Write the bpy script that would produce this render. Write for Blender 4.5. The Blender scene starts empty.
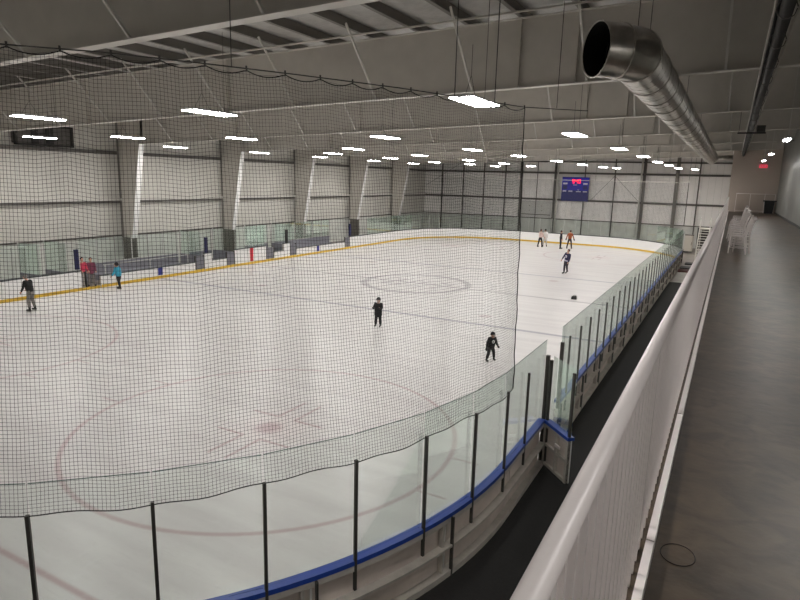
import bpy, bmesh, math, random
from mathutils import Vector, Matrix
random.seed(7)
PI = math.pi
SC = bpy.context.scene
COL = SC.collection

# ------------------------------------------------------------------ helpers
def lin(c):
    return tuple((v/12.92 if v <= .04045 else ((v+.055)/1.055)**2.4) for v in (c[0]/255, c[1]/255, c[2]/255)) + (1,)

def mat(name, rgb, rough=.6, metal=0.0, noise=0.0, nscale=8.0, bump=0.0, bscale=40.0, emit=None, estr=0.0, stretch=(1, 1, 1), spec=.5):
    m = bpy.data.materials.new(name); m.use_nodes = True
    nt = m.node_tree; b = nt.nodes['Principled BSDF']
    b.inputs['Base Color'].default_value = lin(rgb)
    b.inputs['Roughness'].default_value = rough
    b.inputs['Metallic'].default_value = metal
    b.inputs['Specular IOR Level'].default_value = spec
    if noise or bump:
        tc = nt.nodes.new('ShaderNodeTexCoord'); mp = nt.nodes.new('ShaderNodeMapping')
        mp.inputs['Scale'].default_value = stretch
        nt.links.new(tc.outputs['Object'], mp.inputs['Vector'])
    if noise:
        n = nt.nodes.new('ShaderNodeTexNoise'); n.inputs['Scale'].default_value = nscale; n.inputs['Detail'].default_value = 5
        nt.links.new(mp.outputs[0], n.inputs['Vector'])
        r = nt.nodes.new('ShaderNodeValToRGB')
        c = lin(rgb)
        r.color_ramp.elements[0].position = .3; r.color_ramp.elements[1].position = .7
        r.color_ramp.elements[0].color = tuple(max(0, v*(1-noise)) for v in c[:3])+(1,)
        r.color_ramp.elements[1].color = tuple(min(1, v*(1+noise)) for v in c[:3])+(1,)
        nt.links.new(n.outputs[0], r.inputs[0]); nt.links.new(r.outputs[0], b.inputs['Base Color'])
    if bump:
        n2 = nt.nodes.new('ShaderNodeTexNoise'); n2.inputs['Scale'].default_value = bscale; n2.inputs['Detail'].default_value = 3
        nt.links.new(mp.outputs[0], n2.inputs['Vector'])
        bp = nt.nodes.new('ShaderNodeBump'); bp.inputs['Strength'].default_value = bump; bp.inputs['Distance'].default_value = .02
        nt.links.new(n2.outputs[0], bp.inputs['Height']); nt.links.new(bp.outputs[0], b.inputs['Normal'])
    if emit:
        b.inputs['Emission Color'].default_value = lin(emit); b.inputs['Emission Strength'].default_value = estr
    return m

def glass_mat(name, tint, gloss=.12):
    m = bpy.data.materials.new(name); m.use_nodes = True
    nt = m.node_tree; nt.nodes.clear()
    out = nt.nodes.new('ShaderNodeOutputMaterial'); mx = nt.nodes.new('ShaderNodeMixShader')
    t = nt.nodes.new('ShaderNodeBsdfTransparent'); t.inputs[0].default_value = tint
    g = nt.nodes.new('ShaderNodeBsdfGlossy'); g.inputs['Roughness'].default_value = .03; g.inputs[0].default_value = (.9, 1, .95, 1)
    fr = nt.nodes.new('ShaderNodeFresnel'); fr.inputs[0].default_value = 1.35
    ml = nt.nodes.new('ShaderNodeMath'); ml.operation = 'MULTIPLY'; ml.inputs[1].default_value = .45
    nt.links.new(fr.outputs[0], ml.inputs[0]); nt.links.new(ml.outputs[0], mx.inputs[0])
    nt.links.new(t.outputs[0], mx.inputs[1]); nt.links.new(g.outputs[0], mx.inputs[2]); nt.links.new(mx.outputs[0], out.inputs[0])
    return m

M = dict(
 beam=mat('beam_paint', (198, 193, 185), .55, noise=.05, nscale=2),
 flange=mat('flange_paint', (206, 202, 195), .5, noise=.04, nscale=3),
 purlin=mat('purlin_grey', (122, 118, 112), .6),
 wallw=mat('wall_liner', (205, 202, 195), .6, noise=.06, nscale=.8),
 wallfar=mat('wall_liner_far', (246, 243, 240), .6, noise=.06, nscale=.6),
 girt=mat('girt_steel', (92, 88, 84), .6),
 girtl=mat('girt_light', (205, 202, 196), .5),
 concl=mat('concrete_wall', (204, 205, 199), .8, noise=.1, nscale=1.5),
 cbase=mat('column_base_dark', (98, 94, 88), .8, noise=.15, nscale=3),
 insul=mat('roof_insulation', (176, 174, 170), .45, noise=.12, nscale=3, bump=.9, bscale=9),
 endwall=mat('end_wall_paint', (184, 171, 160), .75, noise=.03, nscale=1),
 rwall=mat('side_wall_sheet', (112, 113, 108), .42, noise=.16, nscale=.7, bump=.35, bscale=1.2),
 rail=mat('railing_white', (226, 218, 216), .38, noise=.02, nscale=3),
 alu=mat('aluminium', (188, 182, 175), .5, metal=.2, noise=.1, nscale=6),
 aluf=mat('aluminium_far', (190, 190, 186), .45, metal=.3),
 dark=mat('dark_stanchion', (70, 68, 64), .45, metal=.4),
 facing=mat('board_back', (200, 188, 181), .6, noise=.12, nscale=2.2),
 boardw=mat('board_white', (232, 231, 230), .35, noise=.02, nscale=2),
 yellow=mat('kick_yellow', (214, 176, 60), .5, noise=.06, nscale=3),
 blue=mat('cap_blue', (34, 66, 150), .4),
 capd=mat('cap_dark', (70, 74, 76), .5),
 mblue=mat('marker_blue', (28, 40, 130), .5),
 mred=mat('marker_red', (190, 20, 40), .5),
 navy=mat('pad_navy', (22, 24, 72), .6),
 black=mat('black_rubber', (27, 25, 25), .8, noise=.2, nscale=14, bump=.3, bscale=60),
 blk=mat('black_plain', (20, 20, 20), .55),
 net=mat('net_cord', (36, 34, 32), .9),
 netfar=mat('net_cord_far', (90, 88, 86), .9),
 cable=mat('steel_cable', (60, 58, 55), .6),
 wire=mat('thin_wire', (90, 88, 84), .6),
 duct=mat('galvanised_duct', (186, 181, 174), .3, metal=.95, noise=.2, nscale=5, stretch=(1, .25, 1), bump=.15, bscale=3),
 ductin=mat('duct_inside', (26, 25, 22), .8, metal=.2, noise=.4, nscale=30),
 pipe=mat('dark_pipe', (44, 42, 40), .6, noise=.2, nscale=6),
 fix=mat('fixture_white', (215, 215, 215), .5),
 lamp=mat('lamp_lens', (255, 255, 255), .5, emit=(255, 252, 248), estr=76),
 lampw=mat('lamp_lens_walkway', (255, 255, 255), .5, emit=(255, 252, 248), estr=85),
 exit=mat('exit_red', (230, 60, 80), .5, emit=(255, 70, 100), estr=.55),
 sbd=mat('scoreboard_blue', (24, 30, 190), .5),
 sbd2=mat('scoreboard_navy', (26, 34, 120), .5),
 led=mat('led_red', (255, 40, 80), .5, emit=(255, 20, 60), estr=1.6),
 lab=mat('label_white', (205, 208, 235), .5),
 chair=mat('chair_resin', (208, 200, 197), .3, noise=.04),
 skin=mat('skin', (196, 150, 128), .6),
 eye=mat('eye_dark', (30, 22, 20), .4),
 hair=mat('hair_dark', (38, 28, 24), .7),
 floorl=mat('alley_concrete', (140, 132, 126), .5, noise=.12, nscale=1.5),
 slab=mat('slab_edge', (180, 176, 170), .7),
 bench=mat('bench_grey', (128, 128, 136), .6),
 maroon=mat('mat_maroon', (80, 36, 36), .8),
 midst=mat('side_stanchion_grey', (104, 106, 102), .45, metal=.3),
 cream=mat('cabinet_cream', (190, 184, 174), .5),
 doorg=mat('gate_grey', (112, 112, 120), .6),
 dk=mat('dark_interior', (48, 46, 44), .8),
)
M['glass'] = glass_mat('tempered_glass', (.965, .985, .975, 1))
M['glassb'] = glass_mat('bench_glass', (.95, .972, .962, 1))

class MB:
    def __init__(s): s.v = []; s.f = []
    def hexa(s, p):   # 8 points: bottom 4 ccw, top 4 ccw
        n = len(s.v); s.v += [Vector(q) for q in p]
        s.f += [(n, n+3, n+2, n+1), (n+4, n+5, n+6, n+7), (n, n+1, n+5, n+4), (n+1, n+2, n+6, n+5), (n+2, n+3, n+7, n+6), (n+3, n, n+4, n+7)]
        return s
    def box(s, x0, x1, y0, y1, z0, z1):
        return s.hexa([(x0, y0, z0), (x1, y0, z0), (x1, y1, z0), (x0, y1, z0), (x0, y0, z1), (x1, y0, z1), (x1, y1, z1), (x0, y1, z1)])
    def bar(s, a, b, w, h, up=(0, 0, 1)):
        a = Vector(a); b = Vector(b); d = (b-a).normalized(); u = Vector(up)
        if abs(d.dot(u)) > .99: u = Vector((1, 0, 0))
        r = d.cross(u).normalized(); u = r.cross(d).normalized(); r *= w/2; u *= h/2
        return s.hexa([a-r-u, a+r-u, b+r-u, b-r-u, a-r+u, a+r+u, b+r+u, b-r+u])
    def tube(s, pts, r, n=6, cap=True, rads=None):
        pts = [Vector(p) for p in pts]; k0 = len(s.v); k = len(pts)
        prev = None
        for i, p in enumerate(pts):
            d = (pts[min(i+1, k-1)]-pts[max(i-1, 0)]).normalized()
            if prev is None:
                ref = Vector((0, 0, 1)) if abs(d.z) < .9 else Vector((1, 0, 0))
                u = d.cross(ref).normalized()
            else:
                u = (prev-d*prev.dot(d)).normalized()
            prev = u; w = d.cross(u); rr = rads[i] if rads else r
            for j in range(n):
                a = 2*PI*j/n; s.v.append(p+u*math.cos(a)*rr+w*math.sin(a)*rr)
        for i in range(k-1):
            for j in range(n):
                a = k0+i*n+j; b = k0+i*n+(j+1) % n
                s.f.append((a, b, b+n, a+n))
        if cap:
            s.f.append(tuple(k0+j for j in range(n))[::-1]); s.f.append(tuple(k0+(k-1)*n+j for j in range(n)))
        return s
    def lathe(s, prof, c=(0, 0, 0), n=16):
        k0 = len(s.v)
        for r, z in prof:
            for j in range(n):
                a = 2*PI*j/n; s.v.append(Vector((c[0]+r*math.cos(a), c[1]+r*math.sin(a), c[2]+z)))
        for i in range(len(prof)-1):
            for j in range(n):
                a = k0+i*n+j; b = k0+i*n+(j+1) % n; s.f.append((a, b, b+n, a+n))
        s.f.append(tuple(k0+j for j in range(n))[::-1]); s.f.append(tuple(k0+(len(prof)-1)*n+j for j in range(n)))
        return s
    def ell(s, c, r, n=10, m=7):
        k0 = len(s.v); c = Vector(c)
        for i in range(1, m):
            t = PI*i/m
            for j in range(n):
                a = 2*PI*j/n; s.v.append(c+Vector((r[0]*math.sin(t)*math.cos(a), r[1]*math.sin(t)*math.sin(a), -r[2]*math.cos(t))))
        b = len(s.v); s.v.append(c-Vector((0, 0, r[2]))); s.v.append(c+Vector((0, 0, r[2])))
        for i in range(m-2):
            for j in range(n):
                a = k0+i*n+j; q = k0+i*n+(j+1) % n; s.f.append((a, q, q+n, a+n))
        for j in range(n):
            s.f.append((b, k0+(j+1) % n, k0+j)); s.f.append((b+1, k0+(m-2)*n+j, k0+(m-2)*n+(j+1) % n))
        return s
    def strip(s, quads):  # list of 4-point cross sections along a path, closed caps
        k0 = len(s.v)
        for q in quads: s.v += [Vector(p) for p in q]
        for i in range(len(quads)-1):
            for j in range(4):
                a = k0+i*4+j; b = k0+i*4+(j+1) % 4; s.f.append((a, b, b+4, a+4))
        s.f.append((k0+3, k0+2, k0+1, k0)); e = k0+(len(quads)-1)*4; s.f.append((e, e+1, e+2, e+3))
        return s
    def build(s, name, m, parent=None, smooth=False, origin=None):
        if parent is not None: o0 = wloc(parent)
        elif origin is not None: o0 = Vector(origin)
        else: o0 = Vector((0, 0, 0))
        me = bpy.data.meshes.new(name); me.from_pydata([v-o0 for v in s.v], [], s.f)
        me.materials.append(m)
        if smooth:
            for p in me.polygons: p.use_smooth = True
        bm = bmesh.new(); bm.from_mesh(me); bmesh.ops.recalc_face_normals(bm, faces=bm.faces); bm.to_mesh(me); bm.free()
        o = bpy.data.objects.new(name, me); COL.objects.link(o)
        if parent is not None: o.parent = parent
        else: o.location = o0
        return o

def wloc(o):
    l = Vector(o.location)
    while o.parent: o = o.parent; l += Vector(o.location)
    return l

def tag(o, label=None, cat=None, group=None, kind=None):
    if label: o['label'] = label
    if cat: o['category'] = cat
    if group: o['group'] = group
    if kind: o['kind'] = kind
    return o
def thing(name, loc, label, cat, group=None):
    o = bpy.data.objects.new(name, None); o.empty_display_size = .1; COL.objects.link(o); o.location = loc
    return tag(o, label, cat, group)
def copy_tree(o, parent=None):
    c = o.copy(); COL.objects.link(c); c.parent = parent
    for ch in list(o.children): copy_tree(ch, c)
    return c
def struct(o, label=None): return tag(o, label, None, None, 'structure')

# ------------------------------------------------------------------ rink outline
RX, RY, RC = 12.95, 30.48, 8.53
SY = RY-RC; ARC = PI/2*RC; EX = RX-RC; HALF = SY+ARC+2*EX+ARC+SY
def peri(s, off=0.0):
    sg = 1 if s >= 0 else -1; t = abs(s)
    if t <= SY: p = (RX+off, t)
    elif t <= SY+ARC:
        a = (t-SY)/RC; p = (EX+(RC+off)*math.cos(a), SY+(RC+off)*math.sin(a))
    elif t <= SY+ARC+2*EX: p = (EX-(t-SY-ARC), RY+off)
    elif t <= SY+2*ARC+2*EX:
        a = PI/2+(t-SY-ARC-2*EX)/RC; p = (-EX+(RC+off)*math.cos(a), SY+(RC+off)*math.sin(a))
    else: p = (-RX-off, SY-(t-SY-2*ARC-2*EX))
    return p[0], sg*p[1]
def ribbon(s0, s1, o0, o1, z0, z1, mb=None, step=.35):
    mb = mb or MB(); n = max(1, int(math.ceil(abs(s1-s0)/step)))
    if (abs(s0) < SY and abs(s1) < SY): n = 1
    q = []
    for i in range(n+1):
        s = s0+(s1-s0)*i/n; a = peri(s, o0); b = peri(s, o1)
        q.append([(a[0], a[1], z0), (b[0], b[1], z0), (b[0], b[1], z1), (a[0], a[1], z1)])
    return mb.strip(q)

# ------------------------------------------------------------------ setting
YN, YF = -36.5, 35.9
XL, XR = -17.35, 18.85
zlow = lambda x: 8.22+.032*x
# ice
def ice_material():
    m = bpy.data.materials.new('ice'); m.use_nodes = True; nt = m.node_tree; b = nt.nodes['Principled BSDF']; N = nt.nodes; L = nt.links
    tc = N.new('ShaderNodeTexCoord'); sx = N.new('ShaderNodeSeparateXYZ'); L.new(tc.outputs['Object'], sx.inputs[0])
    X, Y = sx.outputs[0], sx.outputs[1]
    def mth(op, a, c=None, d=None):
        n = N.new('ShaderNodeMath'); n.operation = op
        for i, v in enumerate((a, c, d)):
            if v is None: continue
            if isinstance(v, (int, float)): n.inputs[i].default_value = v
            else: L.new(v, n.inputs[i])
        return n.outputs[0]
    def noise(scale, stretch=(1, 1, 1), det=5, rot=0):
        mp = N.new('ShaderNodeMapping'); mp.inputs['Scale'].default_value = stretch; mp.inputs['Rotation'].default_value = (0, 0, rot)
        L.new(tc.outputs['Object'], mp.inputs[0]); n = N.new('ShaderNodeTexNoise'); n.inputs['Scale'].default_value = scale; n.inputs['Detail'].default_value = det
        L.new(mp.outputs[0], n.inputs['Vector']); return n.outputs[0]
    wob = mth('MULTIPLY', mth('SUBTRACT', noise(.9), .5), .16)
    def near(v, w, soft=.03):   # 1 when |v| < w
        mr = N.new('ShaderNodeMapRange'); mr.interpolation_type = 'SMOOTHSTEP'
        L.new(mth('ABSOLUTE', v), mr.inputs[0]); mr.inputs[1].default_value = w+soft; mr.inputs[2].default_value = max(0, w-soft); mr.inputs[3].default_value = 0; mr.inputs[4].default_value = 1
        return mr.outputs[0]
    def dist(cx, cy):
        a = mth('SUBTRACT', X, cx); c = mth('SUBTRACT', Y, cy)
        return mth('SQRT', mth('ADD', mth('MULTIPLY', a, a), mth('MULTIPLY', c, c)))
    base = N.new('ShaderNodeValToRGB'); L.new(noise(1.1, (.25, 1.8, 1), 3, .12), base.inputs[0])
    base.color_ramp.elements[0].position = .35; base.color_ramp.elements[0].color = lin((209, 205, 204))
    base.color_ramp.elements[1].position = .62; base.color_ramp.elements[1].color = lin((219, 216, 214))
    cur = base.outputs[0]
    def over(fac, rgb, amt):
        nonlocal cur
        mx = N.new('ShaderNodeMix'); mx.data_type = 'RGBA'; L.new(mth('MULTIPLY', fac, amt), mx.inputs[0]); L.new(cur, mx.inputs[6]); mx.inputs[7].default_value = lin(rgb); cur = mx.outputs[2]
    red = (158, 98, 106); blu = (92, 96, 150)
    red2 = (150, 100, 105)
    ax = mth('ABSOLUTE', X); ay = mth('ABSOLUTE', Y)
    for sx_ in (1, -1):
        for sy in (1, -1):
            d = dist(6.7*sx_, 21.03*sy)
            d2 = mth('ADD', d, wob)
            over(near(mth('SUBTRACT', d, 4.57), .055, .04), red, .42)
            over(near(d2, .3, .16), (140, 96, 108), .55)
            over(near(d2, .9, .7), (214, 176, 178), .16)
            # L shaped restraining marks
            u = mth('SUBTRACT', mth('ABSOLUTE', mth('SUBTRACT', X, 6.7*sx_)), 0.0); v = mth('ABSOLUTE', mth('SUBTRACT', Y, 21.03*sy))
            l1 = mth('MULTIPLY', near(mth('SUBTRACT', u, .26), .04, .035), near(mth('SUBTRACT', v, 1.22), .57, .05))
            l2 = mth('MULTIPLY', near(mth('SUBTRACT', v, .65), .04, .035), near(mth('SUBTRACT', u, .68), .42, .05))
            over(mth('MAXIMUM', l1, l2), red2, .5)
            for s3 in (1,):
                h = mth('MULTIPLY', near(mth('SUBTRACT', v, .85), .04, .03), near(mth('SUBTRACT', u, 4.87), .3, .04))
                over(h, red2, .4)
    for xx in (6.7, -6.7):
        for yy in (6.1, -6.1):
            over(near(dist(xx, yy), .3, .1), red2, .35)
    over(near(mth('SUBTRACT', ay, 27.13), .05, .04), red, .5)
    over(near(mth('SUBTRACT', ay, 7.77), .13, .05), (90, 90, 122), .55)
    over(near(Y, .11, .05), (110, 100, 110), .55)
    # centre logo ring with worn letters
    dc = dist(0, 0); dw = mth('ADD', dc, wob)
    over(near(mth('SUBTRACT', dw, 3.12), .2, .08), (122, 116, 126), .55)
    over(near(mth('SUBTRACT', dc, 4.57), .03, .04), (122, 116, 140), .3)
    fade = mth('MULTIPLY', near(X, 2.1, .2), near(Y, 1.3, .2))
    wv = N.new('ShaderNodeTexNoise'); wv.inputs['Scale'].default_value = 1.3; wv.inputs['Detail'].default_value = 1; L.new(tc.outputs['Object'], wv.inputs['Vector'])
    over(mth('MULTIPLY', fade, near(mth('SUBTRACT', wv.outputs[0], .5), .035, .02)), (120, 114, 128), .38)
    # skate scratches
    sc = noise(5.0, (.18, 2.2, 1), 3, .2); over(near(mth('SUBTRACT', sc, .5), .008, .008), (184, 180, 182), .22)
    sc2 = noise(3.0, (2.0, .3, 1), 3, -.5); over(near(mth('SUBTRACT', sc2, .5), .006, .006), (230, 230, 230), .2)
    L.new(cur, b.inputs['Base Color'])
    b.inputs['Specular IOR Level'].default_value = .35
    b.inputs['Roughness'].default_value = .33
    bp = N.new('ShaderNodeBump'); bp.inputs['Strength'].default_value = .07; bp.inputs['Distance'].default_value = .01; L.new(noise(5, (1, 2, 1)), bp.inputs['Height']); L.new(bp.outputs[0], b.inputs['Normal'])
    return m
def slab_poly(pts, z0, z1, name, m):
    mb = MB(); n = len(pts)
    mb.v = [Vector((x, y, z0)) for x, y in pts]+[Vector((x, y, z1)) for x, y in pts]
    mb.f = [tuple(range(n))[::-1], tuple(range(n, 2*n))]+[(i, (i+1) % n, n+(i+1) % n, n+i) for i in range(n)]
    return mb.build(name, m)
per = [peri(-HALF+2*HALF*i/260, .1) for i in range(260)]
struct(slab_poly(per, -.08, 0.0, 'floor_ice', ice_material()), 'white worn ice sheet of the rink with faint lines')
struct(MB().box(XL, XR, YN, YF+.2, -.3, -.1).build('floor_base', M['floorl']), 'concrete floor around the rink')
struct(MB().box(13.1, 16.25, -36.4, 10.7, -.1, -.005).build('floor_rubber', M['black']), 'black rubber matting floor between boards and mezzanine')
struct(MB().box(0, 13.1, -36.4, -20, -.1, -.005).build('floor_rubber_end', M['black']), 'black rubber matting floor behind the near end boards')
struct(MB().box(13.1, 16.25, 10.7, YF, -.1, 0.0).build('floor_alley', M['floorl']), 'pale concrete floor at the far end of the alley')
struct(MB().box(XL, -13.1, YN, YF, -.1, 0.0).build('floor_bench_side', M['floorl']), 'grey floor behind the bench side boards')
# roof surface with sagging insulation between purlins
PX = [-16.76+1.524*i for i in range(24)]
mb = MB(); xs = []
e = [XL-.2]+PX+[XR+.4]
for a, c in zip(e[:-1], e[1:]):
    for k in range(6): xs.append((a+(c-a)*k/6, math.sin(PI*k/6)))
xs.append((e[-1], 0))
ys = [YN-.2+(YF+.6-YN)*j/60 for j in range(61)]
for x, sg in xs:
    for j, y in enumerate(ys):
        mb.v.append(Vector((x, y, zlow(x)+2.06-sg*(.13+.035*math.sin(y*1.9+x*3)+.02*math.sin(y*5.1+x)))))
ny = len(ys)
for i in range(len(xs)-1):
    for j in range(ny-1): mb.f.append((i*ny+j, (i+1)*ny+j, (i+1)*ny+j+1, i*ny+j+1))
o = mb.build('ceiling', M['insul'], smooth=True); struct(o, 'white crinkled roof insulation sagging between purlins')
sm = o.modifiers.new('thick', 'SOLIDIFY'); sm.thickness = .1; sm.offset = 1
# walls
def wall_box(name, b, m, label): return struct(MB().box(*b).build(name, m), label)
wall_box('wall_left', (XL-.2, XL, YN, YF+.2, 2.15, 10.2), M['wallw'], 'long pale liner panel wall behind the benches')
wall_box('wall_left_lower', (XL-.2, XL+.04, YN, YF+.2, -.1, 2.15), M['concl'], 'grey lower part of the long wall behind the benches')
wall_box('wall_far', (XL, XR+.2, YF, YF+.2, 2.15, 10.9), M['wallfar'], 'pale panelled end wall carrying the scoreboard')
wall_box('wall_far_lower', (XL, XR+.2, YF-.04, YF+.2, -.1, 2.15), M['concl'], 'grey lower part of the scoreboard wall')
wall_box('wall_near', (XL-.2, XR+.2, YN-.2, YN, -.1, 10.9), M['wallw'], 'end wall behind the viewer')
wall_box('wall_right', (XR, XR+.2, YN, YF+.2, -.1, 10.9), M['rwall'], 'grey sheeted wall beside the raised walkway')
wall_box('wall_end', (15.8, XR, 19.0, 19.2, 4.4, 9.2), M['endwall'], 'brown grey wall closing the far end of the raised walkway')
wall_box('wall_end_side', (15.8, 15.95, 19.2, YF-.04, -.1, 9.2), M['endwall'], 'side of the room beyond the raised walkway')
wall_box('wall_under_walkway', (16.1, 16.25, YN, 19.2, -.1, 4.1), M['concl'], 'wall under the raised walkway')
def concrete():
    m = mat('walkway_concrete', (74, 62, 50), .42, noise=.3, nscale=1.1, bump=.12, bscale=14)
    nt = m.node_tree; b = nt.nodes['Principled BSDF']
    old = b.inputs['Base Color'].links[0].from_socket
    tc = nt.nodes.new('ShaderNodeTexCoord'); mp = nt.nodes.new('ShaderNodeMapping'); mp.inputs['Scale'].default_value = (1.6, 1.9, 1)
    nt.links.new(tc.outputs['Object'], mp.inputs[0])
    n = nt.nodes.new('ShaderNodeTexNoise'); n.inputs['Scale'].default_value = 2.5; n.inputs['Detail'].default_value = 8; n.inputs['Distortion'].default_value = 1.2
    nt.links.new(mp.outputs[0], n.inputs['Vector'])
    r = nt.nodes.new('ShaderNodeValToRGB'); r.color_ramp.elements[0].position = .35; r.color_ramp.elements[1].position = .65
    r.color_ramp.elements[0].color = (.6, .6, .6, 1); r.color_ramp.elements[1].color = (1.2, 1.19, 1.17, 1)
    nt.links.new(n.outputs[0], r.inputs[0])
    mx = nt.nodes.new('ShaderNodeMix'); mx.data_type = 'RGBA'; mx.blend_type = 'MULTIPLY'; mx.inputs[0].default_value = 1
    nt.links.new(old, mx.inputs[6]); nt.links.new(r.outputs[0], mx.inputs[7]); nt.links.new(mx.outputs[2], b.inputs['Base Color'])
    return m
struct(MB().box(15.87, XR, YN, 19.0, 4.1, 4.4).build('floor_walkway', concrete()), 'stained polished concrete floor of the raised walkway')
struct(MB().box(15.74, 15.865, YN, 19.0, 3.9, 4.38).build('trim_1', M['slab']), 'pale steel edge of the raised walkway slab')
struct(MB().box(XR-.02, XR, YN, 19.0, 4.4, 4.5).build('baseboard_right', M['blk']), 'dark baseboard along the walkway wall')
struct(MB().box(13.1, 16.1, 10.6, 10.8, -.005, .03).build('trim_2', M['slab']), 'pale strip where the rubber matting ends')
# girts and dark edges on walls
k = 3
for z, h, d, mm in ((2.15, .09, .1, 'girt'), (4.22, .2, .24, 'girt'), (7.12, .2, .24, 'girt')):
    struct(MB().box(XL, XL+d, YN, YF, z, z+h).build('trim_%d' % k, M[mm]), 'horizontal steel girt on the long wall'); k += 1
    struct(MB().box(XL, XR, YF-d, YF, z, z+h).build('trim_%d' % k, M[mm]), 'horizontal steel girt on the scoreboard wall'); k += 1
struct(MB().box(XL+.02, XL+.3, YN, YF, 4.36, 4.50).build('trim_%d' % k, M['girtl']), 'light top flange of the middle girt on the long wall'); k += 1
struct(MB().box(XL, 15.8, YF-.3, YF, 8.35, 8.5).build('trim_%d' % k, M['girt']), 'top girt on the scoreboard wall'); k += 1
# panel seams
mb = MB()
for i in range(36): 
    y = YN+1+2.05*i; mb.box(XL, XL+.012, y, y+.03, 2.2, 9.4)
struct(mb.build('wall_left_seams', M['concl']), 'panel seams of the long wall')
mb = MB()
for i in range(60): 
    x = XL+.6*i
    if x < 15.7: mb.box(x, x+.015, YF-.012, YF, 2.2, 9.4)
struct(mb.build('wall_far_seams', M['concl']), 'panel seams of the scoreboard wall')

# ------------------------------------------------------------------ steel
BY = [-24+8.55*i for i in range(7)]
ordn = ['first', 'second', 'third', 'fourth', 'fifth', 'sixth', 'seventh']
def xbar(mb, x0, x1, y0, y1, f0, f1):   # sloped block, bottom f0 above zlow, top f1
    return mb.hexa([(x0, y0, zlow(x0)+f0), (x1, y0, zlow(x1)+f0), (x1, y1, zlow(x1)+f0), (x0, y1, zlow(x0)+f0),
                    (x0, y0, zlow(x0)+f1), (x1, y0, zlow(x1)+f1), (x1, y1, zlow(x1)+f1), (x0, y1, zlow(x0)+f1)])
for i, y in enumerate(BY):
    b = thing('roof_beam', (0, y, 8), 'deep grey steel roof beam crossing the hall, %s one counted from the viewer' % ordn[i], 'beam', 'steel roof beams')
    x0, x1 = -15.1, XR-.02 if y < 19 else 15.7
    xbar(MB(), x0, x1, y-.008, y+.008, .02, 1.74).build('web', M['beam'], b)
    xbar(MB(), x0, x1, y-.13, y+.13, 0, .022).build('lower_flange', M['flange'], b)
    xbar(MB(), x0, x1, y-.13, y+.13, 1.735, 1.76).build('upper_flange', M['flange'], b)
    for xx in (-7.4, 0.3, 10.7, 12.2):
        if xx < x1: xbar(MB(), xx, xx+.014, y-.12, y+.12, .02, 1.74).build('stiffener', M['beam'], b)
    for j in range(10):
        xx = -12.3+3.1*j
        if xx > x1-.5: continue
        dx = .04
        for sg in ((-1,) if i else (-1, 1)):
            MB().bar((xx, y+sg*.1, zlow(xx)+.03), (xx, y+sg*1.75, zlow(xx)+1.8), .05, .05).build('flange_brace', M['girtl'], b)
    if i < 7:
        # tapered column on the long wall
        c = thing('steel_column', (-16.5, y, 0), 'tapered grey steel wall column under the %s roof beam' % ordn[i], 'column', 'tapered wall columns')
        MB().hexa([(-17.1, y-.008, 2.1), (-16.12, y-.008, 2.1), (-16.12, y+.008, 2.1), (-17.1, y+.008, 2.1), (-17.1, y-.008, 9.4), (-14.75, y-.008, 9.4), (-14.75, y+.008, 9.4), (-17.1, y+.008, 9.4)]).build('web', M['beam'], c)
        MB().hexa([(-16.14, y-.18, 2.1), (-16.11, y-.18, 2.1), (-16.11, y+.18, 2.1), (-16.14, y+.18, 2.1), (-15.07, y-.18, 7.75), (-15.04, y-.18, 7.75), (-15.04, y+.18, 7.75), (-15.07, y+.18, 7.75)]).build('inner_flange', M['boardw'], c)
        MB().box(-17.13, -17.1, y-.14, y+.14, 2.1, 9.4).build('outer_flange', M['purlin'], c)
        MB().box(-17.13, -16.05, y-.1, y+.1, 0, 2.1).build('base_casing', M['cbase'], c)
for i, x in enumerate(PX):
    z = zlow(x)+1.765
    o = MB().box(x-.035, x+.035, YN, YF, z+.02, z+.25).box(x-.035, x+.09, YN, YF, z, z+.02).box(x-.09, x+.035, YN, YF, z+.25, z+.27).build('roof_purlin', M['purlin'], origin=(x, 0, z))
    tag(o, 'dark grey steel roof purlin running the length of the hall', 'purlin', 'roof purlins')
# far wall posts
for (x, w, d, mm, lab) in ((-14.95, .16, .2, 'girt', 'dark thin steel post in the corner of the scoreboard wall'),
                      (-12.2, .12, .2, 'girt', 'dark thin steel post on the scoreboard wall, second from its left corner'),
                      (-9.6, .12, .2, 'girt', 'dark thin steel post on the scoreboard wall, third from its left corner'),
                      (-7.0, .12, .2, 'girt', 'dark thin steel post behind the edge of the near netting'),
                      (-5.1, .3, .3, 'girt', 'dark wide steel post left of the white wall panel'),
                      (-3.3, .08, .12, 'girt', 'thin post above the white wall panel'),
                      (-1.25, .26, .3, 'girt', 'dark wide steel post just left of the scoreboard'),
                      (1.9, .1, .15, 'girt', 'thin steel post behind the right half of the scoreboard'),
                      (5.0, .12, .2, 'girt', 'dark thin steel post midway between scoreboard and pale pipe'),
                      (7.9, .3, .3, 'girt', 'dark wide steel post right beside the tall pale pipe'),
                      (11.0, .34, .3, 'purlin', 'grey wide steel post seen through the far netting edge'),
                      (13.0, .1, .15, 'girt', 'thin steel post near the dark far doorway')):
    o = MB().box(x-w/2, x+w/2, YF-d, YF-d+.03, .0, 9.3).box(x-.015, x+.015, YF-d+.03, YF, 0, 9.3).build('wall_post', M[mm], origin=(x, YF, 0)); tag(o, lab, 'post', 'posts on the scoreboard wall')
for x, lab in ((-.95, 'slim pale pipe beside the left edge of the scoreboard'), (7.62, 'tall pale pipe on the scoreboard wall, right of the scoreboard')):
    o = MB().tube([(x, YF-.42, .1), (x, YF-.42, 9.0)], .09, 10).build('wall_pipe', M['girtl'], origin=(x, YF-.4, 0), smooth=True); tag(o, lab, 'pipe')
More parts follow.
